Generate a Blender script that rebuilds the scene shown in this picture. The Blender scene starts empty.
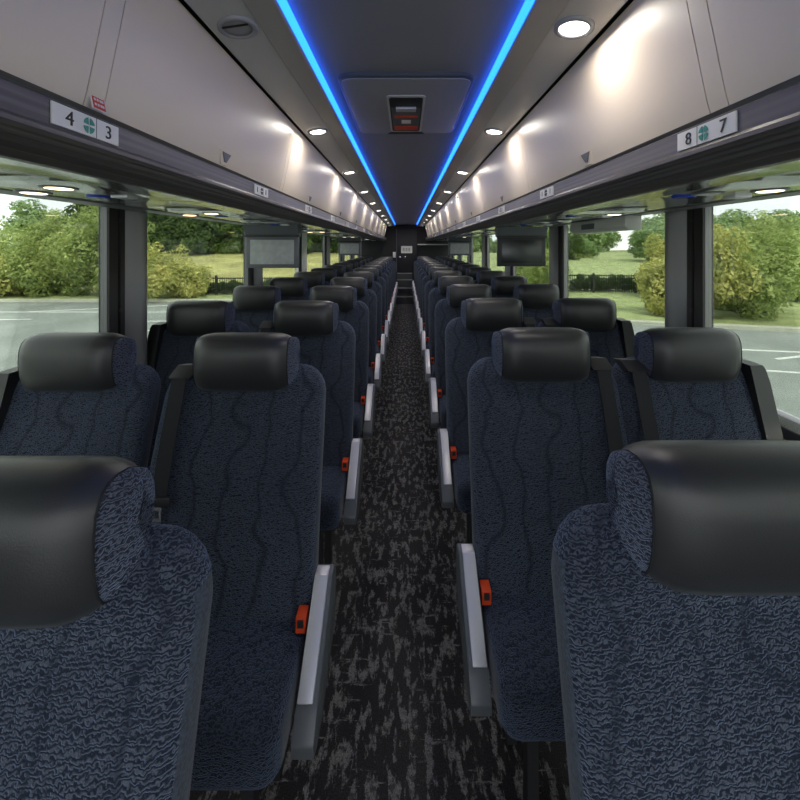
import bpy, math, random
from mathutils import Vector, Matrix
random.seed(7)
C = bpy.context.scene.collection
SC = bpy.context.scene
EYE = 1.58
# ------------------------------------------------------------------ camera
cam_d = bpy.data.cameras.new('camera'); cam = bpy.data.objects.new('camera', cam_d); C.objects.link(cam)
cam.location = (0, 0, EYE); cam.rotation_euler = (math.pi/2, 0, 0)
cam_d.sensor_width = 36; cam_d.lens = 36*390/800
cam_d.shift_x = -6/800; cam_d.shift_y = -154/800
cam_d.clip_start = 0.02; cam_d.clip_end = 500
SC.camera = cam
# ------------------------------------------------------------------ world, sun, exposure
w = bpy.data.worlds.new('overcast_sky'); SC.world = w; w.use_nodes = True
nt = w.node_tree; nt.nodes.clear()
wo = nt.nodes.new('ShaderNodeOutputWorld'); bg = nt.nodes.new('ShaderNodeBackground')
tc = nt.nodes.new('ShaderNodeTexCoord'); nz = nt.nodes.new('ShaderNodeTexNoise'); rp = nt.nodes.new('ShaderNodeValToRGB')
mp = nt.nodes.new('ShaderNodeMapping'); mp.inputs['Scale'].default_value = (1, 1, 3)
nz.inputs['Scale'].default_value = 2.5; nz.inputs['Detail'].default_value = 4
rp.color_ramp.elements[0].position = .35; rp.color_ramp.elements[0].color = (.74, .82, .90, 1)
rp.color_ramp.elements[1].position = .6; rp.color_ramp.elements[1].color = (.97, .965, .94, 1)
nt.links.new(tc.outputs['Generated'], mp.inputs[0]); nt.links.new(mp.outputs[0], nz.inputs['Vector'])
nt.links.new(nz.outputs['Fac'], rp.inputs[0]); nt.links.new(rp.outputs[0], bg.inputs[0])
bg.inputs[1].default_value = 1.0; nt.links.new(bg.outputs[0], wo.inputs[0])
sd = bpy.data.lights.new('sun', 'SUN'); sd.energy = 1.6; sd.angle = math.radians(12); sd.color = (1, .94, .82)
sun = bpy.data.objects.new('sun', sd); C.objects.link(sun); sun.rotation_euler = (math.radians(38), 0, math.radians(25))
vs = SC.view_settings; vs.view_transform = 'Standard'; vs.look = 'None'; vs.gamma = 1; vs.use_curve_mapping = False
vs.exposure = 1.5
LAMP = .66     # watts of each ceiling downlight
# ------------------------------------------------------------------ materials
def nodes(name):
    m = bpy.data.materials.new(name); m.use_nodes = True
    t = m.node_tree; b = t.nodes['Principled BSDF']; return m, t, b
def simple(name, col, rough=.5, metal=0, spec=.5, bump=0, bscale=200, var=0, sheen=0, coat=0):
    m, t, b = nodes(name)
    b.inputs['Base Color'].default_value = (*col, 1); b.inputs['Roughness'].default_value = rough
    b.inputs['Metallic'].default_value = metal; b.inputs['Specular IOR Level'].default_value = spec
    b.inputs['Sheen Weight'].default_value = sheen; b.inputs['Coat Weight'].default_value = coat
    c = t.nodes.new('ShaderNodeTexCoord')
    n = t.nodes.new('ShaderNodeTexNoise'); n.inputs['Scale'].default_value = bscale; n.inputs['Detail'].default_value = 3
    t.links.new(c.outputs['Object'], n.inputs['Vector'])
    if bump:
        bp = t.nodes.new('ShaderNodeBump'); bp.inputs['Strength'].default_value = bump; bp.inputs['Distance'].default_value = .002
        t.links.new(n.outputs['Fac'], bp.inputs['Height']); t.links.new(bp.outputs[0], b.inputs['Normal'])
    if var:
        r = t.nodes.new('ShaderNodeValToRGB'); r.color_ramp.elements[0].position = .3; r.color_ramp.elements[1].position = .7
        r.color_ramp.elements[0].color = (*[x*(1-var) for x in col], 1); r.color_ramp.elements[1].color = (*[min(1, x*(1+var)) for x in col], 1)
        t.links.new(n.outputs['Fac'], r.inputs[0]); t.links.new(r.outputs[0], b.inputs['Base Color'])
    return m
def emit(name, col, s):
    m, t, b = nodes(name); b.inputs['Base Color'].default_value = (*col, 1)
    b.inputs['Emission Color'].default_value = (*col, 1); b.inputs['Emission Strength'].default_value = s; return m
def N(t, kind, **kw):
    n = t.nodes.new(kind)
    for k, v in kw.items(): setattr(n, k, v)
    return n
def math_n(t, op, a, b=None, clamp=False):
    n = t.nodes.new('ShaderNodeMath'); n.operation = op; n.use_clamp = clamp
    for i, v in enumerate((a, b)):
        if v is None: continue
        if isinstance(v, (int, float)): n.inputs[i].default_value = v
        else: t.links.new(v, n.inputs[i])
    return n.outputs[0]
def fabric(name, dark, light, lines=True):
    m, t, b = nodes(name)
    b.inputs['Roughness'].default_value = .85; b.inputs['Specular IOR Level'].default_value = .2
    b.inputs['Sheen Weight'].default_value = .35; b.inputs['Sheen Roughness'].default_value = .4
    b.inputs['Sheen Tint'].default_value = (.5, .65, 1, 1)
    c = N(t, 'ShaderNodeTexCoord')
    n = N(t, 'ShaderNodeTexWave', wave_type='BANDS', bands_direction='Z', wave_profile='SIN')
    n.inputs['Scale'].default_value = 58; n.inputs['Distortion'].default_value = 10; n.inputs['Detail'].default_value = 1.5
    n.inputs['Detail Scale'].default_value = 2.2; n.inputs['Detail Roughness'].default_value = .6
    mp = N(t, 'ShaderNodeMapping'); mp.inputs['Rotation'].default_value = (.18, .10, 0)
    t.links.new(c.outputs['Object'], mp.inputs[0]); t.links.new(mp.outputs[0], n.inputs['Vector'])
    fac = math_n(t, 'POWER', n.outputs['Fac'], 1.3)
    hgt = fac
    if lines:
        sx = N(t, 'ShaderNodeSeparateXYZ'); t.links.new(c.outputs['Object'], sx.inputs[0])
        n2 = N(t, 'ShaderNodeTexNoise'); n2.inputs['Scale'].default_value = 6.5; n2.inputs['Detail'].default_value = 1
        t.links.new(c.outputs['Object'], n2.inputs['Vector'])
        wob = math_n(t, 'MULTIPLY', math_n(t, 'SUBTRACT', n2.outputs['Fac'], .5), .17)
        xx = math_n(t, 'ADD', sx.outputs['X'], wob)
        fr = math_n(t, 'FRACT', math_n(t, 'ADD', math_n(t, 'DIVIDE', xx, .098), 20.5))
        dist = math_n(t, 'ABSOLUTE', math_n(t, 'SUBTRACT', fr, .5))
        ln = math_n(t, 'MULTIPLY', dist, 9, clamp=True)       # 0 on the line
        fac = math_n(t, 'MULTIPLY', fac, math_n(t, 'ADD', math_n(t, 'MULTIPLY', ln, .6), .4))
        hgt = math_n(t, 'MULTIPLY', hgt, math_n(t, 'ADD', math_n(t, 'MULTIPLY', ln, .5), .5))
    n3 = N(t, 'ShaderNodeTexNoise'); n3.inputs['Scale'].default_value = 5; t.links.new(c.outputs['Object'], n3.inputs['Vector'])
    fac = math_n(t, 'MULTIPLY', fac, math_n(t, 'ADD', math_n(t, 'MULTIPLY', n3.outputs['Fac'], .9), .45), clamp=True)
    mx = N(t, 'ShaderNodeMix', data_type='RGBA'); mx.inputs['A'].default_value = (*dark, 1); mx.inputs['B'].default_value = (*light, 1)
    t.links.new(fac, mx.inputs['Factor']); t.links.new(mx.outputs['Result'], b.inputs['Base Color'])
    bp = N(t, 'ShaderNodeBump'); bp.inputs['Strength'].default_value = .8; bp.inputs['Distance'].default_value = .0025
    t.links.new(hgt, bp.inputs['Height']); t.links.new(bp.outputs[0], b.inputs['Normal'])
    return m
M = {}
M['fabric'] = fabric('navy_velour', (.006, .010, .021), (.072, .084, .112))
M['fabric_plain'] = fabric('navy_velour_plain', (.007, .011, .022), (.048, .058, .082), False)
M['fabric_side'] = simple('navy_side_cloth', (.030, .040, .060), .9, bump=.5, bscale=260, var=.5, sheen=.1)
M['fabric_head'] = fabric('grey_velour', (.012, .014, .024), (.095, .105, .145), False)
M['leather'] = simple('black_leather', (.015, .016, .018), .40, spec=.5, bump=.15, bscale=500, sheen=.05)
M['black'] = simple('black_plastic', (.015, .015, .017), .5)
M['satin_black'] = simple('satin_black', (.010, .011, .013), .5)
M['belt'] = simple('belt_webbing', (.013, .014, .017), .75, spec=.25, bump=.5, bscale=900)
M['silver'] = simple('silver_paint', (.56, .56, .59), .32, .35)
M['greyshell'] = simple('grey_plastic', (.09, .10, .11), .38)
M['steel'] = simple('steel', (.7, .7, .72), .25, 1)
M['orange'] = simple('orange_plastic', (.60, .06, .015), .4)
M['bin'] = simple('bin_grey', (.76, .66, .54), .36, .0, spec=.5)
M['panel'] = simple('ceiling_panel_grey', (.56, .555, .56), .34, .1)
M['panel_dark'] = simple('ceiling_panel_taupe', (.40, .39, .385), .45)
M['ceil'] = simple('ceiling_slate', (.27, .27, .275), .55, bump=.1, bscale=600)
M['gap'] = simple('shadow_gap_black', (.02, .02, .022), .6)
M['wall'] = simple('side_panel_charcoal', (.05, .052, .056), .55, bump=.1, bscale=300)
M['pillar'] = simple('pillar_grey', (.16, .165, .17), .4, .2)
M['pillar_lit'] = simple('pillar_grey_lit', (.62, .63, .60), .45)  # light falling on one pillar, put into a brighter base colour
M['rubber'] = simple('rubber', (.012, .012, .013), .6)
M['white'] = simple('label_white', (.78, .77, .73), .5)
M['ink'] = simple('ink', (.02, .02, .022), .6)
M['green'] = simple('emblem_green', (.02, .27, .20), .5)
M['red'] = simple('sticker_red', (.62, .06, .03), .5)
M['yellow'] = simple('sticker_yellow', (.80, .58, .05), .5)
M['rear'] = simple('rear_bulkhead', (.006, .006, .009), .6)
M['led'] = emit('led_blue', (.010, .105, .85), 2.3)
M['lamp'] = emit('lamp_white', (1, .94, .86), 5.0)
M['lamp_off'] = simple('lamp_off', (.33, .33, .35), .25)
M['warm'] = emit('reading_lamp_warm', (1, .72, .42), 2.2)
M['bluelens'] = simple('blue_lens', (.02, .05, .35), .2)
M['screen'] = simple('screen_black', (.02, .024, .022), .22)
M['screen_reflecting'] = simple('screen_painted_reflection', (.34, .36, .36), .4, var=.12, bscale=20)  # grey reflection put into the screen's base colour
M['shade'] = simple('pale_shade', (.55, .56, .52), .5)
# brushed rail
m, t, b = nodes('brushed_rail'); M['rail'] = m
b.inputs['Metallic'].default_value = .2; b.inputs['Roughness'].default_value = .38
c = N(t, 'ShaderNodeTexCoord'); mp = N(t, 'ShaderNodeMapping'); mp.inputs['Scale'].default_value = (60, .6, 160)
n = N(t, 'ShaderNodeTexNoise'); n.inputs['Scale'].default_value = 1; n.inputs['Detail'].default_value = 3
r = N(t, 'ShaderNodeValToRGB'); r.color_ramp.elements[0].color = (.070, .064, .062, 1); r.color_ramp.elements[1].color = (.135, .126, .120, 1)
r.color_ramp.elements[0].position = .35; r.color_ramp.elements[1].position = .65
t.links.new(c.outputs['Object'], mp.inputs[0]); t.links.new(mp.outputs[0], n.inputs['Vector']); t.links.new(n.outputs['Fac'], r.inputs[0]); t.links.new(r.outputs[0], b.inputs['Base Color'])
# glossy rack underside
m, t, b = nodes('glossy_underside'); M['under'] = m
b.inputs['Metallic'].default_value = .85; b.inputs['Roughness'].default_value = .16; b.inputs['Base Color'].default_value = (.55, .56, .54, 1)
c = N(t, 'ShaderNodeTexCoord'); n = N(t, 'ShaderNodeTexNoise'); n.inputs['Scale'].default_value = 5; n.inputs['Detail'].default_value = 1
bp = N(t, 'ShaderNodeBump'); bp.inputs['Strength'].default_value = .5; bp.inputs['Distance'].default_value = .03
t.links.new(c.outputs['Object'], n.inputs['Vector']); t.links.new(n.outputs['Fac'], bp.inputs['Height']); t.links.new(bp.outputs[0], b.inputs['Normal'])
# carpet
m, t, b = nodes('carpet'); M['carpet'] = m
b.inputs['Roughness'].default_value = .95; b.inputs['Specular IOR Level'].default_value = .1
c = N(t, 'ShaderNodeTexCoord')
def streak(sc, lo, hi, det=4, off=(0, 0, 0), dist=0):
    mp = N(t, 'ShaderNodeMapping'); mp.inputs['Scale'].default_value = sc; mp.inputs['Location'].default_value = off
    n = N(t, 'ShaderNodeTexNoise'); n.inputs['Scale'].default_value = 1; n.inputs['Detail'].default_value = det; n.inputs['Roughness'].default_value = .65
    n.inputs['Distortion'].default_value = dist
    t.links.new(c.outputs['Object'], mp.inputs[0]); t.links.new(mp.outputs[0], n.inputs['Vector'])
    r = N(t, 'ShaderNodeMapRange'); r.inputs['From Min'].default_value = lo; r.inputs['From Max'].default_value = hi
    t.links.new(n.outputs['Fac'], r.inputs[0]); return r.outputs[0]
s1 = streak((34, 12, 1), .51, .56, 12); s2 = streak((7, 38, 1), .60, .63, 10, (3, 9, 0))
brk = streak((60, 60, 1), .38, .52, 3, (7, 3, 0)); s4 = streak((260, 260, 1), .3, .7, 1)
tone = streak((3.5, 1.2, 1), .35, .65, 1)
k = math_n(t, 'MULTIPLY', math_n(t, 'MAXIMUM', s1, s2), math_n(t, 'ADD', math_n(t, 'MULTIPLY', brk, .8), .2), clamp=True)
mx0 = N(t, 'ShaderNodeMix', data_type='RGBA'); mx0.inputs['A'].default_value = (.036, .034, .037, 1); mx0.inputs['B'].default_value = (.062, .058, .058, 1); t.links.new(tone, mx0.inputs['Factor'])
mx = N(t, 'ShaderNodeMix', data_type='RGBA'); mx.inputs['B'].default_value = (.25, .245, .24, 1)
t.links.new(mx0.outputs['Result'], mx.inputs['A']); t.links.new(k, mx.inputs['Factor'])
mx1 = N(t, 'ShaderNodeMix', data_type='RGBA'); mx1.blend_type = 'MULTIPLY'; mx1.inputs['Factor'].default_value = .6
t.links.new(mx.outputs['Result'], mx1.inputs['A']); t.links.new(s4, mx1.inputs['B']); t.links.new(mx1.outputs['Result'], b.inputs['Base Color'])
bp = N(t, 'ShaderNodeBump'); bp.inputs['Strength'].default_value = .5; bp.inputs['Distance'].default_value = .003
t.links.new(s4, bp.inputs['Height']); t.links.new(bp.outputs[0], b.inputs['Normal'])
# glass
m = bpy.data.materials.new('tinted_glass'); m.use_nodes = True; t = m.node_tree; t.nodes.clear(); M['glass'] = m
o = N(t, 'ShaderNodeOutputMaterial'); tr = N(t, 'ShaderNodeBsdfTransparent'); tr.inputs[0].default_value = (.77, .80, .76, 1)
gl = N(t, 'ShaderNodeBsdfGlossy'); gl.inputs['Roughness'].default_value = .02; fr = N(t, 'ShaderNodeFresnel'); fr.inputs[0].default_value = 1.4
ms = N(t, 'ShaderNodeMixShader'); t.links.new(math_n(t, 'MULTIPLY', fr.outputs[0], .4), ms.inputs[0]); t.links.new(tr.outputs[0], ms.inputs[1]); t.links.new(gl.outputs[0], ms.inputs[2]); t.links.new(ms.outputs[0], o.inputs[0])
# outdoors
M['asphalt'] = simple('asphalt', (.215, .24, .23), .9, var=.18, bscale=.6, bump=0)
M['line'] = simple('line_paint', (.62, .66, .64), .8)
M['kerb'] = simple('kerb_concrete', (.42, .43, .36), .9, var=.1, bscale=3)
M['grass'] = simple('lawn', (.27, .32, .135), .95, var=.28, bscale=1.3)
M['hillgrass'] = simple('meadow', (.35, .34, .13), .95, var=.25, bscale=.5)
M['bark'] = simple('bark', (.09, .07, .05), .9, var=.3, bscale=8)
M['fence'] = simple('fence_black', (.02, .025, .022), .6)
def leaf(name, a, bb, sc=1.2):
    m, t, b = nodes(name)
    b.inputs['Roughness'].default_value = .6; b.inputs['Specular IOR Level'].default_value = .3
    c = N(t, 'ShaderNodeTexCoord'); n = N(t, 'ShaderNodeTexNoise'); n.inputs['Scale'].default_value = sc; n.inputs['Detail'].default_value = 6; n.inputs['Roughness'].default_value = .75
    r = N(t, 'ShaderNodeValToRGB'); r.color_ramp.elements[0].position = .38; r.color_ramp.elements[1].position = .64
    r.color_ramp.elements[0].color = (*a, 1); r.color_ramp.elements[1].color = (*bb, 1)
    t.links.new(c.outputs['Object'], n.inputs['Vector']); t.links.new(n.outputs['Fac'], r.inputs[0]); t.links.new(r.outputs[0], b.inputs['Base Color'])
    tl = N(t, 'ShaderNodeBsdfTranslucent'); t.links.new(r.outputs[0], tl.inputs[0])
    ms = N(t, 'ShaderNodeMixShader'); ms.inputs[0].default_value = .35
    o = t.nodes['Material Output']; t.links.new(b.outputs[0], ms.inputs[1]); t.links.new(tl.outputs[0], ms.inputs[2]); t.links.new(ms.outputs[0], o.inputs[0])
    return m
M['leaf'] = leaf('leaf_green', (.16, .23, .06), (.50, .58, .22))
M['leaf_yellow'] = leaf('leaf_yellow_green', (.24, .28, .07), (.72, .68, .25))
M['leaf_dark'] = leaf('leaf_dark', (.03, .065, .02), (.13, .20, .05), .7)
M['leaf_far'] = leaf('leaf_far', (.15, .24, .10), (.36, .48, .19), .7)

# ------------------------------------------------------------------ mesh helpers
class MB:
    def __init__(s): s.v = []; s.f = []; s.mi = []
    def add(s, vs, fs, mi=0):
        o = len(s.v); s.v += [tuple(v) for v in vs]; s.f += [tuple(i+o for i in f) for f in fs]
        s.mi += ([mi]*len(fs) if isinstance(mi, int) else list(mi)); return s
    def box(s, x0, x1, y0, y1, z0, z1, mi=0):
        v = [(x, y, z) for z in (z0, z1) for y in (y0, y1) for x in (x0, x1)]
        return s.add(v, [(0, 2, 3, 1), (4, 5, 7, 6), (0, 1, 5, 4), (2, 6, 7, 3), (0, 4, 6, 2), (1, 3, 7, 5)], mi)
    def loft(s, loops, cap=True, mi=0):
        n = len(loops[0]); o = []; fs = []
        for L in loops: o += L
        for i in range(len(loops)-1):
            for j in range(n):
                a = i*n+j; b = i*n+(j+1) % n; fs.append((a, b, b+n, a+n))
        mm = [mi[i] if isinstance(mi, list) else mi for i in range(len(loops)-1) for j in range(n)]
        if cap:
            fs.append(tuple(range(n-1, -1, -1))); fs.append(tuple((len(loops)-1)*n+j for j in range(n)))
            mm += [mm[0], mm[-1]]
        return s.add(o, fs, mm)
    def tube(s, pts, r, n=10, mi=0):
        loops = []
        for i, p in enumerate(pts):
            p = Vector(p); d = (Vector(pts[min(i+1, len(pts)-1)])-Vector(pts[max(i-1, 0)])).normalized()
            a = d.orthogonal().normalized(); bb = d.cross(a); rr = r[i] if isinstance(r, (list, tuple)) else r
            if i and loops:
                pa = (Vector(loops[-1][0])-Vector(pts[i-1])); pa = pa-d*pa.dot(d)
                if pa.length > 1e-6: a = pa.normalized(); bb = d.cross(a)
            loops.append([tuple(p+(a*math.cos(k*2*math.pi/n)+bb*math.sin(k*2*math.pi/n))*rr) for k in range(n)])
        return s.loft(loops, True, mi)
    def prism_y(s, prof, y0, y1, mi=0):        # prof in (x, z)
        return s.loft([[(x, y0, z) for x, z in prof], [(x, y1, z) for x, z in prof]], True, mi)
    def prism_x(s, prof, x0, x1, mi=0):        # prof in (y, z)
        return s.loft([[(x0, y, z) for y, z in prof], [(x1, y, z) for y, z in prof]], True, mi)
    def build(s, name, mats, parent=None, smooth=False, bevel=0, sub=0):
        me = bpy.data.meshes.new(name); me.from_pydata(s.v, [], s.f)
        if not isinstance(mats, (list, tuple)): mats = [mats]
        for mm in mats: me.materials.append(mm)
        me.polygons.foreach_set('material_index', s.mi)
        import bmesh
        b = bmesh.new(); b.from_mesh(me); bmesh.ops.recalc_face_normals(b, faces=b.faces)
        if bevel: bmesh.ops.bevel(b, geom=[e for e in b.edges], offset=bevel, segments=2, affect='EDGES', clamp_overlap=True, profile=.6)
        b.to_mesh(me); b.free()
        if smooth or bevel:
            me.polygons.foreach_set('use_smooth', [True]*len(me.polygons))
        me.update()
        o = bpy.data.objects.new(name, me); C.objects.link(o)
        if parent: o.parent = parent
        if sub:
            md = o.modifiers.new('s', 'SUBSURF'); md.levels = sub; md.render_levels = sub
        if smooth == 'auto' or bevel:
            try: me.set_sharp_from_angle(angle=math.radians(40))
            except Exception: pass
        return o
def tag(o, label=None, cat=None, group=None, kind=None):
    if label: o['label'] = label
    if cat: o['category'] = cat
    if group: o['group'] = group
    if kind: o['kind'] = kind
    return o
def struct(o, label=None): o['kind'] = 'structure'; return tag(o, label)
def thing(name, loc, label, cat, group=None):
    o = bpy.data.objects.new(name, None); o.empty_display_size = .1; C.objects.link(o); o.location = loc
    return tag(o, label, cat, group)
def kids(o): return KID.get(o.name, [])
def copy_tree(o, parent=None):
    c = o.copy(); C.objects.link(c)
    if parent: c.parent = parent
    for ch in [x for x in ALL_CH(o)]: copy_tree(ch, c)
    return c
def ALL_CH(o): return list(o.children)
def rrect(x0, x1, z0, z1, r, n=5):
    pts = []
    for cx, cz, a0 in ((x1-r, z1-r, 0), (x0+r, z1-r, 90), (x0+r, z0+r, 180), (x1-r, z0+r, 270)):
        for i in range(n+1):
            a = math.radians(a0+90*i/n); pts.append((cx+r*math.cos(a), cz+r*math.sin(a)))
    return pts
def text_mesh(body, size, mat, parent, loc, rot, name='numeral', depth=.0006):
    cu = bpy.data.curves.new('t', 'FONT'); cu.body = body; cu.size = size; cu.align_x = 'CENTER'; cu.align_y = 'CENTER'; cu.extrude = depth
    to = bpy.data.objects.new('t', cu); C.objects.link(to)
    me = bpy.data.meshes.new_from_object(to.evaluated_get(bpy.context.evaluated_depsgraph_get()))
    bpy.data.objects.remove(to); me.materials.clear(); me.materials.append(mat)
    o = bpy.data.objects.new(name, me); C.objects.link(o); o.parent = parent; o.location = loc; o.rotation_euler = rot
    return o
# ================================================================== STRUCTURE
Y0, Y1 = -1.6, 12.0
W = 1.36
struct(MB().box(-W-.03, W+.03, Y0, Y1+.1, -.08, 0).build('floor', M['carpet']))
Z = lambda h: EYE+h
# ceiling: centre panel with domed profile, side panels, roof skin
cp = [(-.325, Z(.637)), (-.2, Z(.647)), (0, Z(.652)), (.2, Z(.647)), (.325, Z(.637)), (.325, Z(.70)), (-.325, Z(.70))]
struct(MB().prism_y(cp, Y0, Y1).build('ceiling', M['ceil'], smooth='auto'))
struct(MB().box(-W-.05, W+.05, Y0, Y1+.1, Z(.70), Z(.75)).build('trim_1', M['panel_dark']), 'roof skin above the ceiling panels')
for s in (-1, 1):
    A = [(s*.322, Z(.610)), (s*.328, Z(.606)), (s*.40, Z(.602)), (s*.40, Z(.64)), (s*.322, Z(.64))]
    struct(MB().prism_y(A, Y0, Y1).build('trim_2', M['panel_dark']))
    B = [(s*.402, Z(.604)), (s*.525, Z(.586)), (s*.531, Z(.588)), (s*.531, Z(.63)), (s*.402, Z(.64))]
    struct(MB().prism_y(B, Y0, Y1).build('trim_3', M['panel']))
    struct(MB().box(min(s*.53, s*.62), max(s*.53, s*.62), Y0, Y1, Z(.625), Z(.64)).build('trim_4', M['gap']))
    # luggage rack rail: one long brushed extrusion with grooves
    rp_ = [(.602, .262), (.606, .253), (.601, .249), (.600, .205), (.594, .198), (.594, .190), (.600, .184), (.607, .182), (.612, .1745), (.615, .1745),
           (.622, .166), (.626, .166), (.636, .157), (.640, .157), (.655, .147), (.668, .146), (.668, .165), (.68, .262)]
    struct(MB().prism_y([(s*x, Z(h)) for x, h in rp_], Y0, 11.9).build('trim_5', M['rail']), 'long brushed metal rail under the luggage bins')
    up = [(.668, .150), (.76, .147), (.80, .160), (1.02, .172), (1.08, .166), (1.22, .176), (1.22, .20), (.668, .19)]
    struct(MB().prism_y([(s*x, Z(h)) for x, h in up], Y0, 11.9).build('trim_6', M['under'], smooth='auto'), 'glossy underside of the luggage rack')
    # window header, wall, sill
    hp = [(1.22, .170), (1.28, .165), (1.345, .192), (W+.03, .192), (W+.03, .70), (1.32, .70), (1.32, .24), (1.22, .20)]
    struct(MB().prism_y([(s*x, Z(h)) for x, h in hp], Y0, Y1).build('trim_7', M['pillar'], smooth='auto'), 'dark grey header above the windows')
    wp = [(W+.03, -.0), (W+.03, Z(-.612)), (W-.02, Z(-.612)), (W-.03, Z(-.622)), (W-.055, Z(-.63)), (W-.06, Z(-.75)), (W-.02, Z(-.85)), (W-.02, .25), (W-.08, .16), (W-.08, 0)]
    struct(MB().prism_y([(s*x, z) for x, z in wp], Y0, Y1).build('wall_'+('left' if s < 0 else 'right'), M['wall'], smooth='auto'))
    struct(MB().prism_y([(s*(W-.022), Z(-.606)), (s*(W-.022), Z(-.616)), (s*(W-.05), Z(-.63)), (s*(W-.053), Z(-.627))], Y0, Y1).build('trim_8', M['steel']))
    # shell behind bins
    struct(MB().box(min(s*.70, s*.72), max(s*.70, s*.72), Y0, 11.9, Z(.20), Z(.70)).build('trim_9', M['gap']))
    # pillars and panes
    for k in range(-1, 8):
        yc = 1.885+1.57*k
        if yc-.13 < Y0: continue
        m = MB(); n = 10
        prof = [(W+.02, yc-.125), (W-.01, yc-.125), (W-.015, yc-.03)]+[(W-.015-.058*math.sin(math.pi*i/n), yc+.115-.145*(1-i/n)) for i in range(1, n)]+[(W-.01, yc+.125), (W+.02, yc+.125)]
        loops = [[(s*x, y, z) for x, y in prof] for z in (Z(-.612), Z(.20))]
        mat = M['pillar_lit'] if (s < 0 and k == 2) else M['pillar']
        p = m.loft(loops).build('window_pillar', mat, smooth='auto'); struct(p)
        r = MB(); r.box(min(s*(W-.02), s*(W+.028)), max(s*(W-.02), s*(W+.028)), yc-.124, yc-.070, Z(-.61), Z(.19))
        r.box(min(s*(W-.026), s*(W-.0)), max(s*(W-.026), s*(W-.0)), yc-.062, yc-.034, Z(-.61), Z(.19)); r.build('window_seal', M['rubber'], p)
        MB().box(min(s*(W-.02), s*(W+.0)), max(s*(W-.02), s*(W+.0)), yc+.113, yc+.128, Z(-.61), Z(.19)).build('window_seal', M['rubber'], p)
        if k in (-1, 0, 1):
            for hz in (.12, -.30): MB().tube([(s*(W-.024), yc-.066, Z(hz)), (s*(W-.034), yc-.066, Z(hz))], .008, 12).build('screw_cap', M['black'], p)
    for k in range(-2, 8):
        a = max(Y0, 1.885+1.57*k+.12); bb = min(Y1, 1.885+1.57*(k+1)-.12)
        if bb-a < .1: continue
        wn = 'window_%d' % (k+3 if s < 0 else k+13)
        struct(MB().box(min(s*(W+.004), s*(W+.010)), max(s*(W+.004), s*(W+.010)), a, bb, Z(-.60), Z(.19)).build(wn, M['glass']))
# rear wall
struct(MB().box(-W-.03, W+.03, Y1, Y1+.08, 0, Z(.70)).build('wall_back', M['rear']))
d = MB().box(-.27, .33, Y1-.03, Y1, .77, Z(.50)).build('door_1', simple('door_black', (.009, .007, .014), .5), bevel=.006); struct(d)
MB().box(-.30, -.28, Y1-.04, Y1, .77, Z(.52)).build('door_jamb', M['greyshell'], d)
MB().tube([(-.18, Y1-.035, Z(-.33)), (-.18, Y1-.07, Z(-.33))], .02, 12).build('door_handle', M['steel'], d)
MB().tube([(-.02, Y1-.035, Z(-.33)), (-.02, Y1-.05, Z(-.33))], .018, 12).build('lock', M['steel'], d)
struct(MB().prism_y([(-1.0, Z(.12)), (-.75, Z(.50)), (-.4, Z(.56)), (-.4, Z(.62)), (-1.3, Z(.62)), (-1.3, Z(.12))], 11.92, 11.99).build('trim_10', M['rear']))
struct(MB().box(.35, 1.3, 11.5, 11.95, Z(.03), Z(.06)).build('trim_11', M['panel_dark']))
# rear steps between the last rows
for i, (y0, zt) in enumerate(((10.6, .20), (10.95, .40), (11.3, .60), (11.65, .77))):
    st = MB().box(-.27, .19, y0, Y1-.031, (0, .20, .40, .60)[i], zt-.012, 0).build('step', [M['wall']]); struct(st)
    MB().box(-.26, .18, y0-.006, y0+.05, zt-.012, zt).build('step_edge', M['silver'], st)
    if i == 1: MB().box(-.20, .12, y0-.004, y0, .24, .36).build('riser_panel', M['black'], st)
# ================================================================== INTERIOR THINGS
side = {-1: 'left', 1: 'right'}
ORD = ['first', 'second', 'third', 'fourth', 'fifth', 'sixth', 'seventh', 'eighth', 'ninth', 'tenth', 'eleventh', 'twelfth', 'thirteenth', 'fourteenth']
for s in (-1, 1):
    o = MB().prism_y([(s*.308, Z(.614)), (s*.320, Z(.610)), (s*.3215, Z(.630)), (s*.306, Z(.630))], Y0, 11.2).build('led_strip', M['led'])
    tag(o, 'glowing blue light strip along the %s edge of the central ceiling' % side[s], 'light strip', 'blue ceiling light strips')
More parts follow.
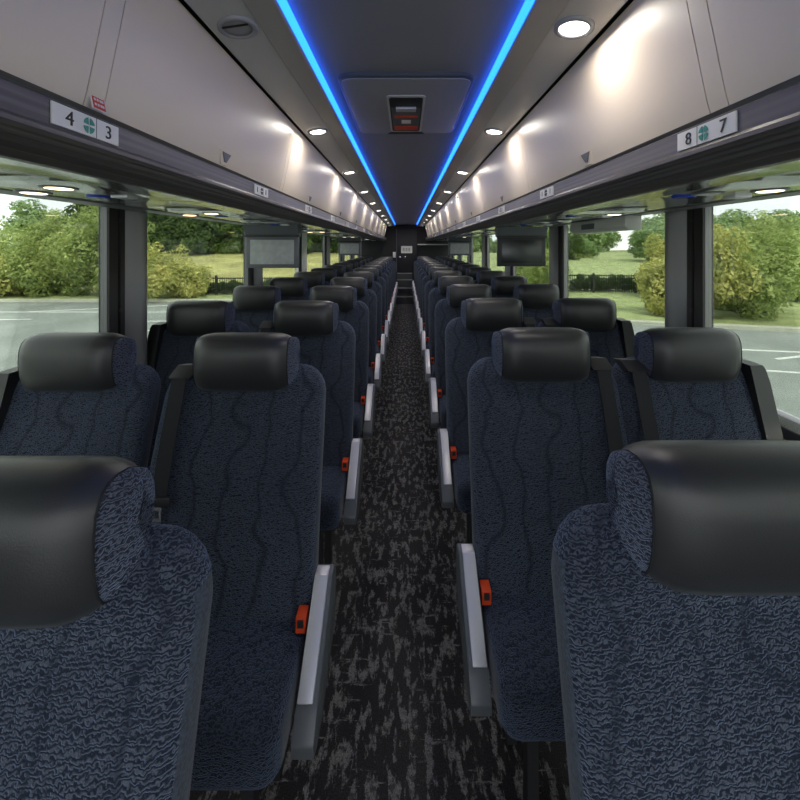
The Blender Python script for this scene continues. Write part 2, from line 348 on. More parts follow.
# luggage bins
PB = 1.14
bprof = [(.614, .2635), (.6055, .295), (.596, .34), (.586, .39), (.5755, .44), (.566, .49), (.556, .54), (.549, .575), (.547, .590)]
def bin_loop(s, y, n_=.016):
    f = [(s*x, y, Z(h)) for x, h in bprof]; b_ = [(s*(x+n_+.004), y, Z(h)) for x, h in reversed(bprof)]
    return f+b_
for s in (-1, 1):
    for k in range(10):
        ya = .765+PB*(k-1)+.022; yb = ya+PB-.048
        t_ = thing('luggage_bin', (0, 0, 0), 'pale grey overhead luggage bin, %s on the %s side counting from the camera' % (ORD[k], side[s]), 'luggage bin', 'overhead luggage bins')
        MB().loft([bin_loop(s, ya), bin_loop(s, yb)]).build('door', M['bin'], t_, smooth='auto', bevel=0)
        MB().loft([bin_loop(s, yb+.0025, .012), bin_loop(s, yb+.0455, .012)]).build('filler_strip', M['bin'], t_, smooth='auto')
        # latch: a small triangular recess cup
        yl = ya+.515
        def P(a, h, off): # point on face
            for (x0, h0), (x1, h1) in zip(bprof, bprof[1:]):
                if h0 <= h <= h1: x = x0+(x1-x0)*(h-h0)/(h1-h0); break
            return (s*(x+off), a, Z(h))
        fr_ = [P(yl-.042, .315, -.004), P(yl+.042, .315, -.004), P(yl+.022, .270, -.006), P(yl-.022, .270, -.006)]
        bk = [P(yl-.042, .315, .004), P(yl+.042, .315, .004), P(yl+.022, .270, .004), P(yl-.022, .270, .004)]
        l_ = MB().loft([fr_, bk]).build('latch', M['bin'], t_)
        f2 = [P(yl-.030, .309, -.0060), P(yl+.030, .309, -.0060), P(yl+.006, .279, -.0085), P(yl-.006, .279, -.0085)]
        b2 = [P(yl-.030, .309, -.002), P(yl+.030, .309, -.002), P(yl+.006, .279, -.002), P(yl-.006, .279, -.002)]
        MB().loft([f2, b2]).build('latch_button', M['greyshell'], l_)
# ceiling downlights
for s in (-1, 1):
    for k in range(10):
        yl = 1.06 if k == 0 else 2.02+1.125*(k-1)
        on = not (s < 0 and k == 0)
        c0 = Vector((s*.457, yl, Z(.5950)))
        slope = math.atan2(-.018, .123)*s
        t_ = thing('ceiling_light', c0, '%s round ceiling downlight, %s on the %s side counting from the camera' % ('lit' if on else 'unlit', ORD[k], side[s]), 'ceiling light', 'round ceiling downlights')
        t_.rotation_euler = (0, -slope, 0)
        ring = MB(); lo = []
        for r_, z_ in ((.052, .002), (.052, -.005), (.047, -.008), (.040, -.008), (.038, -.003)):
            lo.append([(r_*math.cos(a*math.pi/14), r_*math.sin(a*math.pi/14), z_) for a in range(28)])
        ring.loft(lo, False).build('bezel', M['lamp_off'], t_, smooth=True)
        MB().loft([[(r_*math.cos(a*math.pi/14), r_*math.sin(a*math.pi/14), z_) for a in range(28)] for r_, z_ in ((.040, .0), (.038, -.004), (.02, -.006))]).build('lens', M['lamp'] if on else M['lamp_off'], t_, smooth=True)
        if on:
            ld = bpy.data.lights.new('downlight', 'AREA'); ld.shape = 'DISK'; ld.size = .085; ld.energy = LAMP; ld.color = (1, .93, .84)
            lo_ = bpy.data.objects.new('downlight', ld); C.objects.link(lo_); lo_.parent = t_; lo_.location = (0, 0, -.012)
        if not on:
            MB().box(-.035, .035, -.022, -.018, -.011, -.007).build('slot', M['black'], t_)
# seat number plates on the rail
def plate(s, y, k, txt):
    t_ = thing('seat_number_plate', (s*.5985, y+.01, Z(.2265)), '', 'sign', 'seat number plates on the luggage rails')
    if txt: t_['label'] = 'white seat number plate reading %s and %s on the %s rail' % (txt[0], txt[1], side[s])
    else: t_['label'] = 'small white seat number plate on the %s rail, %s from the camera' % (side[s], ORD[k])
    MB().box(-.0015, .0015, -.076, .076, -.019, .019).build('plate', M['white'], t_)
    rot = (math.pi/2, 0, -math.pi/2*s)
    # readable from the aisle: reading direction runs +y on the left, -y on the right
    d_ = 1 if s < 0 else -1
    xo = -s*.0022
    if txt:
        text_mesh(txt[0], .036, M['ink'], t_, (xo, -d_*.042, -.001), rot)
        text_mesh(txt[1], .036, M['ink'], t_, (xo, d_*.048, -.001), rot)
    else:
        for q in (-.047, .047): text_mesh(str(0) if False else 'I', .030, M['ink'], t_, (xo, q, 0), rot, 'mark')
    e = MB(); 
    for a0 in (-80, 10, 100, 190):
        pts = [(xo*1.0, .013*math.cos(math.radians(a0+i*14)), .015*math.sin(math.radians(a0+i*14))) for i in range(6)]+[(xo, .002*math.cos(math.radians(a0+35)), .002*math.sin(math.radians(a0+35)))]
        e.loft([pts, [(xo-s*.0006, p[1], p[2]) for p in pts]])
    e.build('emblem', M['green'] if txt else M['ink'], t_)
    MB().box(-.002, .002, .018*1-.0006, .018+.0006, -.019, .019).build('divider', M['greyshell'], t_)
for s in (-1, 1):
    for k in range(13):
        y = (.724 if s < 0 else .772)+(.935, .845)[0 if k else 0]*0+(0 if k == 0 else .88+.785*(k-1))
        plate(s, y, k, {(-1, 0): ('4', '3'), (1, 0): ('8', '7')}.get((s, k)))
# red sticker on the left filler strip
t_ = thing('safety_sticker', (-.6075, .768, Z(.284)), 'small red safety sticker on the left bin divider above the seat number plate', 'sticker')
t_.rotation_euler = (0, -.2, 0)
MB().box(.0005, .0015, -.018, .018, -.019, .019).build('sticker_border', M['white'], t_)
MB().box(.0015, .0025, -.015, .015, -.016, .016).build('sticker_face', M['red'], t_)
e = MB()
for zz in (-.008, .002, .010):
    for yy in (-.010, -.003, .004, .009): e.box(.0025, .003, yy-.0018, yy+.0026, zz-.003, zz+.002)
e.build('symbols', M['white'], t_)
# roof hatch
t_ = thing('roof_hatch', (0, 1.85, Z(.643)), 'grey roof hatch with red labelled release handle in the middle of the ceiling', 'roof hatch')
m = MB(); out = rrect(-.262, .262, -.40, .34, .05)
m.loft([[(x, y, .006) for x, y in out], [(x, y, -.008) for x, y in out], [(x*.985, y*.985, -.012) for x, y in out]]).build('hatch_frame', M['greyshell'], t_, smooth='auto')
inn = rrect(-.250, .250, -.385, .325, .045)
m = MB(); m.loft([[(x, y, -.010) for x, y in inn], [(x, y, -.015) for x, y in inn], [(x*.99, y*.99, -.017) for x, y in inn]]).build('hatch_panel', M['ceil'], t_, smooth='auto')
m = MB(); q = rrect(-.082, .082, -.235, .275, .02)
h_ = m.loft([[(x, y, -.016) for x, y in q], [(x, y, -.021) for x, y in q]]).build('handle_frame', M['panel'], t_, smooth='auto')
q = rrect(-.072, .072, -.215, .255, .015)
MB().loft([[(x, y, -.020) for x, y in q], [(x, y, -.0225) for x, y in q]]).build('handle_recess', M['black'], h_)
MB().box(-.066, .066, -.10, .235, -.0245, -.0225).build('instruction_plate', M['greyshell'], h_)
MB().box(-.06, .06, .160, .225, -.0262, -.0245).build('red_label', M['red'], h_)
MB().box(-.055, .055, -.005, .03, -.0262, -.0245).build('red_label', M['red'], h_)
MB().box(-.022, .024, .065, .115, -.0262, -.0245).build('white_label', M['white'], h_)
MB().box(-.045, .045, -.12, -.075, -.034, -.0245).build('release_handle', M['silver'], h_, bevel=.003)
pts = [(.10*math.cos(math.radians(a)), .322-.052*math.sin(math.radians(a))) for a in range(0, 181, 12)]
MB().loft([[(x, y, -.017) for x, y in pts], [(x, y, -.020) for x, y in pts]]).build('finger_recess', M['black'], t_)
# passenger service panels under the rack
for s in (-1, 1):
    for k in range(13):
        yb = 1.08+.785*k
        t_ = thing('service_panel', (s*.93, yb, Z(.164)), 'glossy grey service panel under the %s luggage rack, %s from the camera' % (side[s], ORD[k]), 'service panel', 'passenger service panels under the racks')
        pr = rrect(-.15, .15, -.17, .17, .06)
        MB().loft([[(x, y, 0) for x, y in pr], [(x*.96, y*.96, -.010) for x, y in pr], [(x*.8, y*.8, -.014) for x, y in pr]]).build('panel', M['under'], t_, smooth='auto')
        warm = (s < 0 and k < 1) or (s > 0 and k == 0) or k % 3 == 1
        for j, (px, py) in enumerate((((-.11, .01), (.04, -.08)) if s < 0 else ((-.07, .03), (.05, -.03)))):
            lp = [[(px+r_*math.cos(a*math.pi/10), py+r_*math.sin(a*math.pi/10), z_) for a in range(20)] for r_, z_ in ((.042, -.010), (.040, -.0165), (.033, -.0172))]
            rr_ = MB().loft(lp).build('reading_light', M['greyshell'], t_, smooth='auto')
            l2 = [[(px+r_*math.cos(a*math.pi/10), py+r_*math.sin(a*math.pi/10), z_) for a in range(20)] for r_, z_ in ((.031, -.0168), (.026, -.0180))]
            MB().loft(l2).build('lamp_lens', M['warm'] if (warm and (s < 0 or j == 1)) else M['white'] if j == 0 and s > 0 else M['lamp_off'], rr_)
        l2 = [[((.0 if s < 0 else -.09)+r_*math.cos(a*math.pi/8), .10+r_*math.sin(a*math.pi/8), z_) for a in range(16)] for r_, z_ in ((.034, -.010), (.030, -.019))]
        MB().loft(l2).build('air_vent', M['bluelens'], t_, smooth='auto')
        MB().box(.05, .10, .08, .13, -.020, -.010).build('call_button', M['silver'], t_, bevel=.003)
# video monitors
def monitor(s, y, scr, label):
    xc = s*(1.03 if s < 0 else .965); zt = Z(.075)
    t_ = thing('video_monitor', (xc, y, zt), label, 'monitor', 'fold down monitors under the luggage racks')
    h_ = MB().box(-.20, .20, 0, .045, -.245, 0).build('housing', M['satin_black'] if scr == 'screen' else M['greyshell'], t_, bevel=.008)
    MB().box(-.168, .168, -.004, .001, -.215, -.028).build('screen', M[scr], t_, bevel=.001)
    MB().prism_x([(.0, 0), (.06, 0), (.09, .085), (-.03, .085)], -.205, .205).build('mounting_bracket', M['greyshell'], t_)
    MB().box(-.21, .21, -.012, .0, -.006, .012).build('hinge_cover', M['black'], t_, bevel=.002)
monitor(-1, 3.0, 'screen_reflecting', 'video monitor with a painted pale reflection, hanging under the left rack nearest the camera')
monitor(1, 3.25, 'screen', 'dark video monitor hanging under the right rack nearest the camera')
monitor(-1, 7.1, 'screen_reflecting', 'distant grey video monitor under the left rack near the rear')
monitor(1, 7.0, 'screen_reflecting', 'distant grey video monitor under the right rack near the rear')
# roller sunshade cassette at the right
t_ = thing('sunshade_cassette', (1.25, 2.15, Z(.09)), 'pale grey sunshade housing hanging under the right window header', 'sunshade')
MB().prism_y([(-.04, .078), (.05, .09), (.05, .0), (-.02, -.0), (-.045, .02)], 0, .72).build('housing', M['shade'], t_, bevel=.006)
MB().box(-.050, -.040, .35, .52, .020, .055).build('label_recess', M['greyshell'], t_)
# yellow sticker on right sill
t_ = thing('emergency_exit_sticker', (W-.0565, 1.45, Z(-.688)), 'yellow emergency exit instruction strip on the right window sill', 'sticker')
MB().box(-.002, .0, -.32, .05, -.022, .022).build('strip', M['yellow'], t_)
e = MB()
for i in range(5): e.box(-.0027, -.002, -.12+i*.03, -.12+i*.03+.018, -.010, -.004); e.box(-.0027, -.002, -.12+i*.03, -.12+i*.03+.012, .004, .010)
e.build('printed_lines', simple('print_brown', (.35, .22, .03), .6), t_)
MB().tube([(-.0035, -.20, 0), (-.002, -.20, 0)], .015, 16).build('pictogram', M['white'], t_)
MB().tube([(-.0035, -.16, .0), (-.002, -.16, 0)], .014, 16).build('pictogram', M['red'], t_)
# lavatory sign and switch
t_ = thing('door_sign', (0.02, Y1-.034, Z(-.11)), 'white rectangular notice on the black rear door', 'sign')
MB().prism_x([(0, 0), (0, 0), (0, 0)], 0, 0) if False else None
pr = rrect(-.17, .17, -.11, .11, .02)
MB().loft([[(x, -.004, z) for x, z in pr], [(x, .004, z) for x, z in pr]]).build('plate', M['white'], t_)
e = MB(); pr2 = rrect(-.13, .13, -.07, .07, .01)
for q in range(3): e.box(-.12+q*.085, -.06+q*.085, -.006, -.004, -.04, .05)
e.box(-.12, .12, -.006, -.004, -.065, -.055)
e.build('printed_symbols', simple('print_grey', (.4, .4, .4), .6), t_)
t_ = thing('wall_switch', (-.36, Y1-.005, Z(-.27)), 'small white switch plate left of the rear door', 'switch')
MB().box(-.045, .045, -.02, .0, -.085, .085).build('plate', M['white'], t_, bevel=.005)
MB().box(-.02, .02, -.028, -.02, -.04, .04).build('rocker', M['white'], t_)

# ================================================================== SEATS
def spw(v, p): return math.copysign(abs(v)**p, v)
def backrest_mb():
    m = MB(); loops = []; n = 40; zt = 1.18; zb = .47
    zs = [zb, zb+.008, zb+.03]+[zb+.03+i*(1.04-zb-.03)/14 for i in range(1, 15)]+[1.07, 1.10, 1.125, 1.145, 1.16, 1.171, 1.178, 1.18]
    for z in zs:
        wd = .264-.006*max(0, (z-.85)/.3)**2
        r = .088
        if z > zt-r: wd = wd-r+math.sqrt(max(0, r*r-(z-(zt-r))**2))*.96+.004
        th = .060-.014*(z-.5)/.68
        if z > zt-.06: th *= math.sqrt(max(.02, 1-((z-(zt-.06))/.06)**2))
        if z < zb+.03: q = 1-(zb+.03-z)/.03; wd *= .94+.06*q; th *= .6+.4*q
        yc = -.145+(z-.5)*.275+.062-.025*math.sin((z-.47)/.71*math.pi)
        L = []
        for i in range(n):
            a = 2*math.pi*i/n; cx = spw(math.cos(a), .42)*wd; cy = spw(math.sin(a), .62)*th
            if math.sin(a) < 0:
                u = abs(cx)/max(wd, .01)
                cy += .014*(1-min(1, u/.72)**3) if z < 1.12 else 0
                if .68 < u < .80: cy += .004
            L.append((cx, yc+cy, z))
        loops.append(L)
    m.loft(loops)
    # material: side faces
    for k, f in enumerate(m.f):
        vs_ = [Vector(m.v[i]) for i in f[:4]]; nn = (vs_[1]-vs_[0]).cross(vs_[2]-vs_[1])
        xs = [abs(v.x) for v in vs_]; dx = max(xs)-min(xs)
        ys = [v.y for v in vs_]; 
        nn.normalize() if nn.length > 0 else None
        if abs(nn.x) > .75 and min(v.z for v in vs_) < 1.12: m.mi[k] = 1
    return m
HP = [(.030, 1.292), (.010, 1.281), (-.004, 1.259), (-.009, 1.230), (-.010, 1.198), (-.006, 1.165), (.003, 1.137), (.016, 1.120), (.032, 1.114),
      (.052, 1.116), (.075, 1.135), (.098, 1.160), (.115, 1.190), (.125, 1.225), (.122, 1.256), (.108, 1.279), (.082, 1.292), (.055, 1.296)]
def headrest_mb(part):
    st = [(0, 1), (.05, 1), (.085, .997), (.110, .988), (.124, .955), (.138, .905), (.148, .835)]
    fb = [(.148, .83), (.154, .83), (.160, .81), (.165, .76), (.168, .66), (.169, .45), (.169, .15)]
    cy, cz = .060, 1.207
    def L(x, sc):
        u = abs(x)/.15
        out = []
        for y, z in HP:
            yy = cy+(y-cy)*sc; zz = cz+(z-cz)*(sc if sc > .9 else sc)
            if y < cy: yy += .018*min(1, u)**5*(cy-y)/.07
            if abs(x) > .1481: yy += (abs(x)-.148)*1.6*max(0, min(1, (.115-y)/.10))
            out.append((x, yy, zz))
        return out
    m = MB()
    if part == 'leather':
        xs = [(-x, s_) for x, s_ in reversed(st[1:])]+st
        m.loft([L(x, s_) for x, s_ in xs])
    else:
        m.loft([L(part*x, s_) for x, s_ in fb])
    return m
def rbox(x0, x1, y0, y1, z0, z1, r, crown=0, nz_=7):
    m = MB(); loops = []
    zs = [(z0, r*.5), (z0+r*.25, r*.15), (z0+r*.6, 0), ((z0+z1)/2, 0), (z1-r, 0), (z1-r*.6, r*.09), (z1-r*.3, r*.3), (z1-r*.08, r*.65), (z1, r*1.1)]
    for z, ins in zs:
        L = []
        for x, y in rrect(x0+ins, x1-ins, y0+ins, y1-ins, max(.01, r-ins*.5), 5):
            L.append((x, y, z))
        loops.append(L)
    m.loft(loops)
    return m
def make_seat(aisle, side_s, extras):
    """seat facing -y; 'inward' direction towards the aisle is -side_s on x"""
    t_ = thing('coach_seat', (0, 0, 0), '', 'seat')
    a = -side_s
    backrest_mb().build('backrest', [M['fabric'], M['fabric_side']], t_, smooth=True)
    h_ = headrest_mb('leather').build('headrest', M['leather'], t_, smooth='auto'); h_['label'] = 'black leather headrest'
    for sg in (-1, 1): headrest_mb(sg).build('headrest_side', M['fabric_head'], h_, smooth='auto')
    # piping ring
    for sg in (-1, 1):
        cy, cz = .060, 1.207; pts = []
        for y, z in HP+HP[:1]:
            yy = cy+(y-cy)*.835
            if y < cy: yy += .018*(.148/.15)**5*(cy-y)/.07
            pts.append((sg*.1485, yy, cz+(z-cz)*.835))
        MB().tube(pts, .0016, 6).build('piping', M['belt'], h_, smooth=True)
    # cushion
    m = rbox(-.250, .250, -.385, .02, .398, .535, .045)
    for k, f in enumerate(m.f):
        vs_ = [Vector(m.v[i]) for i in f[:4]]
        if all(abs(v.x) > .243 for v in vs_): m.mi[k] = 1
    m.build('seat_cushion', [M['fabric_plain'], M['fabric_side']], t_, smooth='auto')
    # rear shell
    sh = MB(); lo = []
    for z, w_, y_ in ((.44, .205, -.02), (.6, .215, .02), (.85, .21, .085), (1.05, .20, .135), (1.13, .17, .150)):
        lo.append([(x, y_+.012+dy, z) for x, dy in ((-w_, -.02), (-w_*.9, .01), (-w_*.4, .022), (w_*.4, .022), (w_*.9, .01), (w_, -.02))])
    sh.loft(lo).build('rear_shell', M['black'], t_, smooth='auto')
    # base
    b_ = MB(); b_.box(-.20, .20, -.30, 0, .37, .405); b_.build('seat_frame', M['black'], t_)
    for yy in (-.26, -.05):
        MB().prism_x([(yy-.015, 0), (yy+.035, 0), (yy+.02, .37), (yy-.005, .37)], a*.14-.015, a*.14+.015).build('leg', M['black'], t_)
    if aisle:
        x0, x1 = sorted((a*.258, a*.312))
        shp = [(-.02, .60), (-.045, .625), (-.085, .622), (-.12, .585), (-.275, .462), (-.315, .42), (-.315, .39), (-.28, .37), (-.22, .37), (-.08, .43), (-.02, .50)]
        s_ = MB().prism_x(shp, x0, x1).build('armrest', M['greyshell'], t_, bevel=.006)
        xs0, xs1 = sorted((a*.262, a*.300))
        top = [(-.055, .630), (-.09, .629), (-.128, .592), (-.275, .474), (-.270, .466), (-.12, .578), (-.085, .612), (-.05, .615)]
        p_ = MB().prism_x(top, xs0, xs1).build('armrest_pad', M['silver'], s_, bevel=.0025); p_['label'] = 'silver armrest strip'
        b2 = MB().box(a*.240-.014, a*.240+.014, -.160, -.120, .528, .572).build('buckle', M['orange'], t_, bevel=.003); b2['label'] = 'orange buckle'
        MB().box(a*.240-.008, a*.240+.008, -.163, -.159, .546, .566).build('release_slot', M['black'], b2)
    # shoulder belt following the front of the back
    def belt(xc, ztop, zbot, wd, tongue=True):
        fy = lambda z: -.145+(z-.5)*.275-.020*math.sin((z-.47)/.71*math.pi)-.004
        m = MB(); zs = [ztop+.006-(ztop-zbot+.006)*i/10 for i in range(11)]
        L = []
        L.append([(xc-wd/2, fy(ztop)+.06, ztop+.015), (xc+wd/2, fy(ztop)+.06, ztop+.015), (xc+wd/2, fy(ztop)+.06, ztop+.012), (xc-wd/2, fy(ztop)+.06, ztop+.012)])
        for z in zs:
            L.append([(xc-wd/2, fy(z)-.006, z), (xc+wd/2, fy(z)-.006, z), (xc+wd/2, fy(z)-.003, z-.001), (xc-wd/2, fy(z)-.003, z-.001)])
        o = m.loft(L).build('shoulder_belt', M['belt'], t_, smooth='auto')
        g = MB().prism_x([(fy(ztop)-.008, ztop+.004), (fy(ztop)+.05, ztop+.03), (fy(ztop)+.10, ztop+.02), (fy(ztop)+.04, ztop-.005)], xc-.036, xc+.036).build('belt_guide', M['black'], o, bevel=.004)
        if tongue:
            y = fy(zbot)-.010
            MB().box(xc-.040, xc+.040, y-.006, y+.004, zbot-.022, zbot+.006).build('belt_tongue', M['black'], o, bevel=.004)
            q = MB(); yy = y-.002
            q.box(xc-.012, xc-.006, yy-.002, yy+.001, zbot-.062, zbot-.02); q.box(xc+.006, xc+.012, yy-.002, yy+.001, zbot-.062, zbot-.02)
            q.box(xc-.014, xc+.014, yy-.0021, yy+.0011, zbot-.032, zbot-.018); q.box(xc-.012, xc+.012, yy-.0021, yy+.0011, zbot-.064, zbot-.054)
            q.build('metal_tab', M['steel'], o)
            MB().box(xc-.020, xc+.020, fy(.7)-.002, fy(.7)+.02, .55, zbot-.024).build('belt_tail', M['black'], o) if False else None
    if aisle: belt(-a*.196, 1.155, .845, .046)
    else:
        if side_s > 0: belt(a*.195, 1.150, .70, .048, False)
        # outboard guard running up beside the back
        g = MB(); lo = []
        for z in (.50, .8, 1.0, 1.12, 1.16, 1.175):
            y = -.150+(z-.5)*.275-.015; k_ = 0 if z < 1.15 else .012*(z-1.15)/.025
            xa, xb = (-a*.180, -a*.238)
            lo.append([(xa-(-a)*-k_*0, y, z), (xb+a*k_, y+.004, z), (xb+a*k_, y+.09, z), (xa, y+.09, z)])
        g.loft(lo).build('belt_cover', M['satin_black'], t_, smooth='auto')
    return t_
XA = {1: .476, -1: -.526}; XW = {1: .986, -1: -1.080}
YS = {1: (.515, .785), -1: (.452, .765)}
NR = {1: 14, -1: 14}
for s in (-1, 1):
    for aisle in (True, False):
        proto = None
        for k in range(0 if aisle else 1, NR[s]):
            o = make_seat(aisle, s, None) if proto is None else copy_tree(proto)
            proto = proto or o
            o.location = ((XA if aisle else XW)[s], YS[s][0]+YS[s][1]*k+((-.018 if s > 0 else 0) if k == 0 else 0), 0)
            if k == 0:
                lab = 'closest dark blue aisle seat with large black headrest at the lower %s corner' % side[s]
            else:
                lab = 'dark blue %s seat with black headrest, %s row from the camera, %s of the aisle' % ('aisle' if aisle else 'window', ORD[k], side[s])
            o['label'] = lab; o['group'] = '%s seats %s of the aisle' % ('aisle' if aisle else 'window', side[s])

# ================================================================== OUTSIDE
G = -1.35
def gplane(name, pts, mat, z0=G-.3, z1=G):
    m = MB(); m.loft([[(x, y, z0) for x, y in pts], [(x, y, z1) for x, y in pts]]); return struct(m.build(name, mat))
gplane('asphalt_lot', [(-60, -25), (40, -25), (40, 30), (-60, 30)], M['asphalt'])
# lawns beyond kerbs: left behind y=20.4, right behind the slanted line
gplane('lawn', [(-70, 20.6), (-2, 20.6), (-2, 150), (-70, 150)], M['grass'], G-.2, G+.10)
gplane('lawn', [(-1.9, 17.5), (8.5, 14.75), (13.4, 13.45), (45, 10), (90, 10), (90, 150), (-1.9, 150)], M['grass'], G-.2, G+.10)
def kerb(pts, lab):
    m = MB(); L = []
    for i, (x, y) in enumerate(pts):
        L.append([(x, y, G), (x, y, G+.12), (x+.01, y+.28, G+.14), (x+.01, y+.28, G)])
    tag(m.loft(L).build('kerb', M['kerb']), lab, kind='structure')
kerb([(-70, 20.35), (-2, 20.35)], 'pale concrete kerb along the left lawn')
kerb([(-1.9, 17.25), (8.5, 14.5), (13.4, 13.2), (45, 9.7)], 'pale concrete kerb along the right lawn')
def pline(a, b_, wd=.11):
    a = Vector((*a, 0)); b_ = Vector((*b_, 0)); d_ = (b_-a).normalized(); p_ = Vector((-d_.y, d_.x, 0))*wd/2
    q = [a+p_, a-p_, b_-p_, b_+p_]
    m = MB(); m.loft([[(v.x, v.y, G) for v in q], [(v.x, v.y, G+.006) for v in q]]); struct(m.build('parking_line', M['line']))
for a, b_ in (((7.5, 11.4), (20, 9.0)), ((6.0, 9.8), (20, 6.2)), ((9.6, 10.1), (17, 12.2)), ((12.5, 9.2), (22, 11.2)),
              ((-24, 17.3), (-8, 17.3)), ((-24, 15.0), (-15, 15.6)), ((-17, 17.3), (-11, 19.5)), ((-12, 12.5), (-6, 14.5)), ((-12, 15.2), (-5, 15.2)), ((-7, 10), (-4, 13))):
    pline(a, b_)
# hills (grass mounds) as height meshes
def hill(name, x0, x1, y0, y1, hf, mat, n=24):
    vs_ = []; fs = []
    for j in range(n+1):
        for i in range(n+1):
            x = x0+(x1-x0)*i/n; y = y0+(y1-y0)*j/n; vs_.append((x, y, G+.1+hf(i/n, j/n)))
    for j in range(n):
        for i in range(n): a = j*(n+1)+i; fs.append((a, a+1, a+n+2, a+n+1))
    o = MB().add(vs_, fs).build(name, mat, smooth=True); return struct(o)
hill('hill', -60, -1, 25, 75, lambda u, v: 2.2*math.sin(min(1, v*2.2)*math.pi/2)**1.5+.15*math.sin(u*9)*v, M['hillgrass'])
hill('hill', -1, 110, 27, 110, lambda u, v: 1.5*math.sin(min(1, v*2)*math.pi/2)**1.3+.25*math.sin(u*11+1)*v, M['grass'])
# foliage
def crown_mb(n, blobs, size, spiky=0):
    m = MB(); vs_ = []; fs = []
    sub = []
    for b_ in blobs:
        cx, cy, cz, rx, ry, rz = b_; nb = 16 if rx > .7 else 4
        sub.append((cx, cy, cz, rx*.72, ry*.72, rz*.72))
        for q in range(nb):
            d_ = Vector((random.gauss(0, 1), random.gauss(0, 1)-.3, random.gauss(0, 1))).normalized()
            k_ = random.uniform(.22, .42); e_ = random.uniform(.6, 1.0+.12*spiky)
            sub.append((cx+d_.x*rx*e_, cy+d_.y*ry*e_, max(.25*rz, cz+d_.z*rz*e_), rx*k_, ry*k_, rz*k_*(1.0+.5*spiky*random.random())))
    blobs = sub
    for i in range(n):
        cx, cy, cz, rx, ry, rz = random.choices(blobs, weights=[b[3]*b[4]*b[5]**.5 for b in blobs])[0]
        d_ = Vector((random.gauss(0, 1), random.gauss(0, 1), random.gauss(0, 1))).normalized()
        r_ = random.uniform(.45, 1.0)**.5*(1+.18*random.random()*spiky)
        lump = 1+.16*math.sin(d_.x*7+cx*3)*math.cos(d_.z*8+cy*2)
        p = Vector((cx+d_.x*rx*r_*lump, cy+d_.y*ry*r_*lump, cz+d_.z*rz*r_*lump))
        if p.z < .05: p.z = .05+random.random()*.2
        nn = (d_+Vector((random.uniform(-.9, .9), random.uniform(-.9, .9), random.uniform(-.3, 1.0)))).normalized()
        u = nn.orthogonal().normalized(); q = Matrix.Rotation(random.uniform(0, 6.28), 3, nn); u = q @ u; v = nn.cross(u)
        s_ = size*random.uniform(.6, 1.3); b0 = len(vs_)
        vs_ += [tuple(p-u*s_), tuple(p+v*s_*.42+nn*s_*.12), tuple(p+u*s_), tuple(p-v*s_*.42+nn*s_*.12)]
        fs.append((b0, b0+1, b0+2, b0+3))
    return m.add(vs_, fs)
def tree(name, loc, blobs, n, size, mat, trunk, label, cat, group, spiky=0):
    t_ = thing(name, loc, label, cat, group)
    crown_mb(n, blobs, size, spiky).build('foliage', M[mat], t_)
    h = trunk; m = MB()
    m.tube([(0, 0, -.2), (.03, 0, h*.5), (0, .05, h)], [h*.045, h*.03, h*.01], 8)
    for k in range(5):
        a = k*1.26; m.tube([(0, 0, h*.3+k*.05*h), (math.cos(a)*h*.2, math.sin(a)*h*.2, h*.55+k*.05*h), (math.cos(a)*h*.3, math.sin(a)*h*.3, h*.8+k*.03*h)], [h*.018, h*.01, h*.004], 6)
    m.build('trunk', M['bark'], t_, smooth=True)
    return t_
def clone(o, loc, sc, rz, label):
    c = copy_tree(o); c.location = loc; c.scale = (sc if isinstance(sc, tuple) else (sc, sc, sc)); c.rotation_euler = (0, 0, rz); c['label'] = label; return c
GL = G+.1
# left
gT = 'leafy trees outside the left windows'
T1 = tree('leafy_tree', (-17.3, 22.6, GL), [(0, 0, 2.6, 2.5, 2.0, 2.6), (-1.5, 0, 1.5, 1.8, 1.7, 1.5), (1.4, -.3, 1.6, 1.9, 1.5, 1.6), (.3, 0, 4.2, 1.5, 1.3, 1.2)], 22000, .105, 'leaf', 4.2,
     'tall light green tree seen through the near left window, beside the window pillar', 'tree', gT, 1)
clone(T1, (-21.2, 23.0, GL), .86, 2.0, 'light green tree in the middle of the near left window')
clone(T1, (-25.5, 23.6, GL), .80, 4.0, 'light green tree at the far left edge of the photo')
B1 = tree('yellow_green_bush', (-12.6, 21.5, GL), [(0, 0, 1.2, 1.6, 1.4, 1.3), (-.9, 0, 1.7, 1.2, 1.1, 1.2), (.9, 0, .9, 1.0, 1.0, .9)], 12000, .095, 'leaf_yellow', 1.8,
     'yellow green bush by the kerb in the second left window', 'bush', 'bushes at the kerb', 1)
clone(B1, (-22.8, 22.0, GL), (1.15, 1, 1.15), 1, 'yellowish bush at the kerb in the near left window')
gD = 'dark woodland trees behind the meadow'
D1 = tree('dark_tree', (-24, 44, G+2.0), [(0, 0, 3.2, 3.0, 2.6, 3.0), (-1.5, 0, 1.8, 2.4, 2, 1.8), (1.6, 0, 2.0, 2.4, 2, 1.9)], 8000, .24, 'leaf_dark', 4.5,
     'dark woodland tree on the meadow, first from the left', 'tree', gD)
xs = [-34, -30, -27, -21, -18, -15, -12, -9]
for i, x in enumerate(xs):
    clone(D1, (x, 43+(i % 3)*1.6, G+1.9), random.uniform(.95, 1.2), i*1.3, 'dark woodland tree beyond the meadow on the left, %s from the left' % ORD[i+1])
F1 = tree('distant_tree', (-45, 48, G+1.5), [(0, 0, 3.5, 4.0, 3.5, 3.2), (2, 0, 2.5, 3, 3, 2.4)], 6000, .28, 'leaf_far', 5,
     'hazy green tree far behind at the left edge', 'tree', 'distant hazy trees')
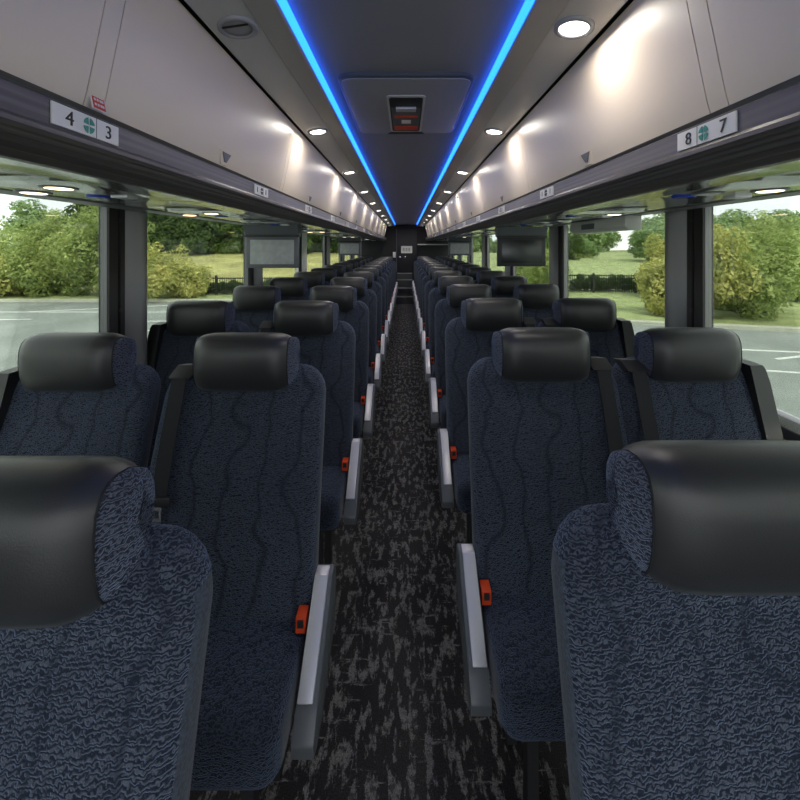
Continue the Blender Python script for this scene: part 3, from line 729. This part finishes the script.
# right
R1 = clone(T1, (14.2, 16.5, GL), (.85, .9, .74), 1.1, 'tall light green tree behind the bush in the near right window')
R2 = clone(B1, (11.2, 15.7, GL), (.95, .9, 1.2), 2.2, 'large yellow green bush at the kerb behind the right window pillar'); 
R3 = clone(B1, (14.6, 21.0, GL), (1.0, 1, 1.2), 4.2, 'yellow green bush on the lawn, right of the black fence')
clone(T1, (25, 27, GL), .85, 3, 'green tree behind the lawn at the right edge of the photo')
clone(T1, (20.5, 20.5, GL), (.7, .7, .75), 5, 'bright green small tree at the right edge of the near right window')
clone(T1, (8.2, 24.5, GL), (.62, .62, .55), .5, 'small light tree behind the right monitor')
for i, (x, y, s_) in enumerate(((24.5, 54, .5), (30, 48, .66), (34, 46, .8), (39, 47, .7), (45, 46, .85), (53, 48, .9), (18, 75, .55), (26, 80, .55), (12, 76, .6), (40, 60, 1.0))):
    clone(F1, (x, y, G+1.1), s_, i*1.7, 'soft green tree on the far right meadow, %s from the left in the row' % ORD[i])
t_ = clone(D1, (21.6, 50, G+1.2), (.35, .35, .62), .4, 'narrow dark conifer standing alone on the right meadow')
hg = bpy.data.objects.new('x', None)
# background woodland hedges far away closing the horizon
for i, x in enumerate([-70, -56, -42, -28, -14, 16, 31, 46, 61, 76, 91, 106]):
    clone(F1, (x, 95, G+1.0), (1.9, 1.2, 1.5), i, 'distant hazy tree on the horizon, %s from the left' % ORD[i])
# fence runs
def fence(x0, y0, x1, y1, h, label, hedge):
    t_ = thing('picket_fence', (x0, y0, GL), label, 'fence')
    L_ = math.hypot(x1-x0, y1-y0); t_.rotation_euler = (0, 0, math.atan2(y1-y0, x1-x0))
    m = MB(); m.box(0, L_, -.02, .02, h-.12, h-.06); m.box(0, L_, -.02, .02, .10, .16); m.build('rail', M['fence'], t_)
    m = MB(); n = int(L_/.13)
    for i in range(n): m.box(i*.13, i*.13+.035, -.015, .015, .02, h)
    p_ = m.build('pickets', M['fence'], t_)
    for i in range(int(L_/2.4)+1): MB().box(i*2.4-.05, i*2.4+.05, -.05, .05, 0, h+.08).build('post', M['fence'], t_)
    return t_
fence(9.0, 24.0, 16.5, 23.0, 1.12, 'black picket fence on the lawn outside the right windows', True)
fence(-13.4, 22.6, -4, 22.6, 1.05, 'black picket fence outside the second left window', True)
def hedge(x0, x1, y, h, label, mat='leaf_dark'):
    t_ = thing('hedge', ((x0+x1)/2, y, GL), label, 'hedge')
    n = int((x1-x0)/.45); bl = [(-(x1-x0)/2+(i+.5)*(x1-x0)/n, 0, h*.45, .6, .35, h*.52) for i in range(n)]
    crown_mb(9000, bl, .09).build('foliage', M[mat], t_)
hedge(10.6, 14.4, 24.4, 1.05, 'clipped dark hedge behind the black fence on the right')
hedge(-13, -4.5, 23.1, .85, 'low loose hedge behind the black fence on the left')
bpy.data.objects.remove(hg)
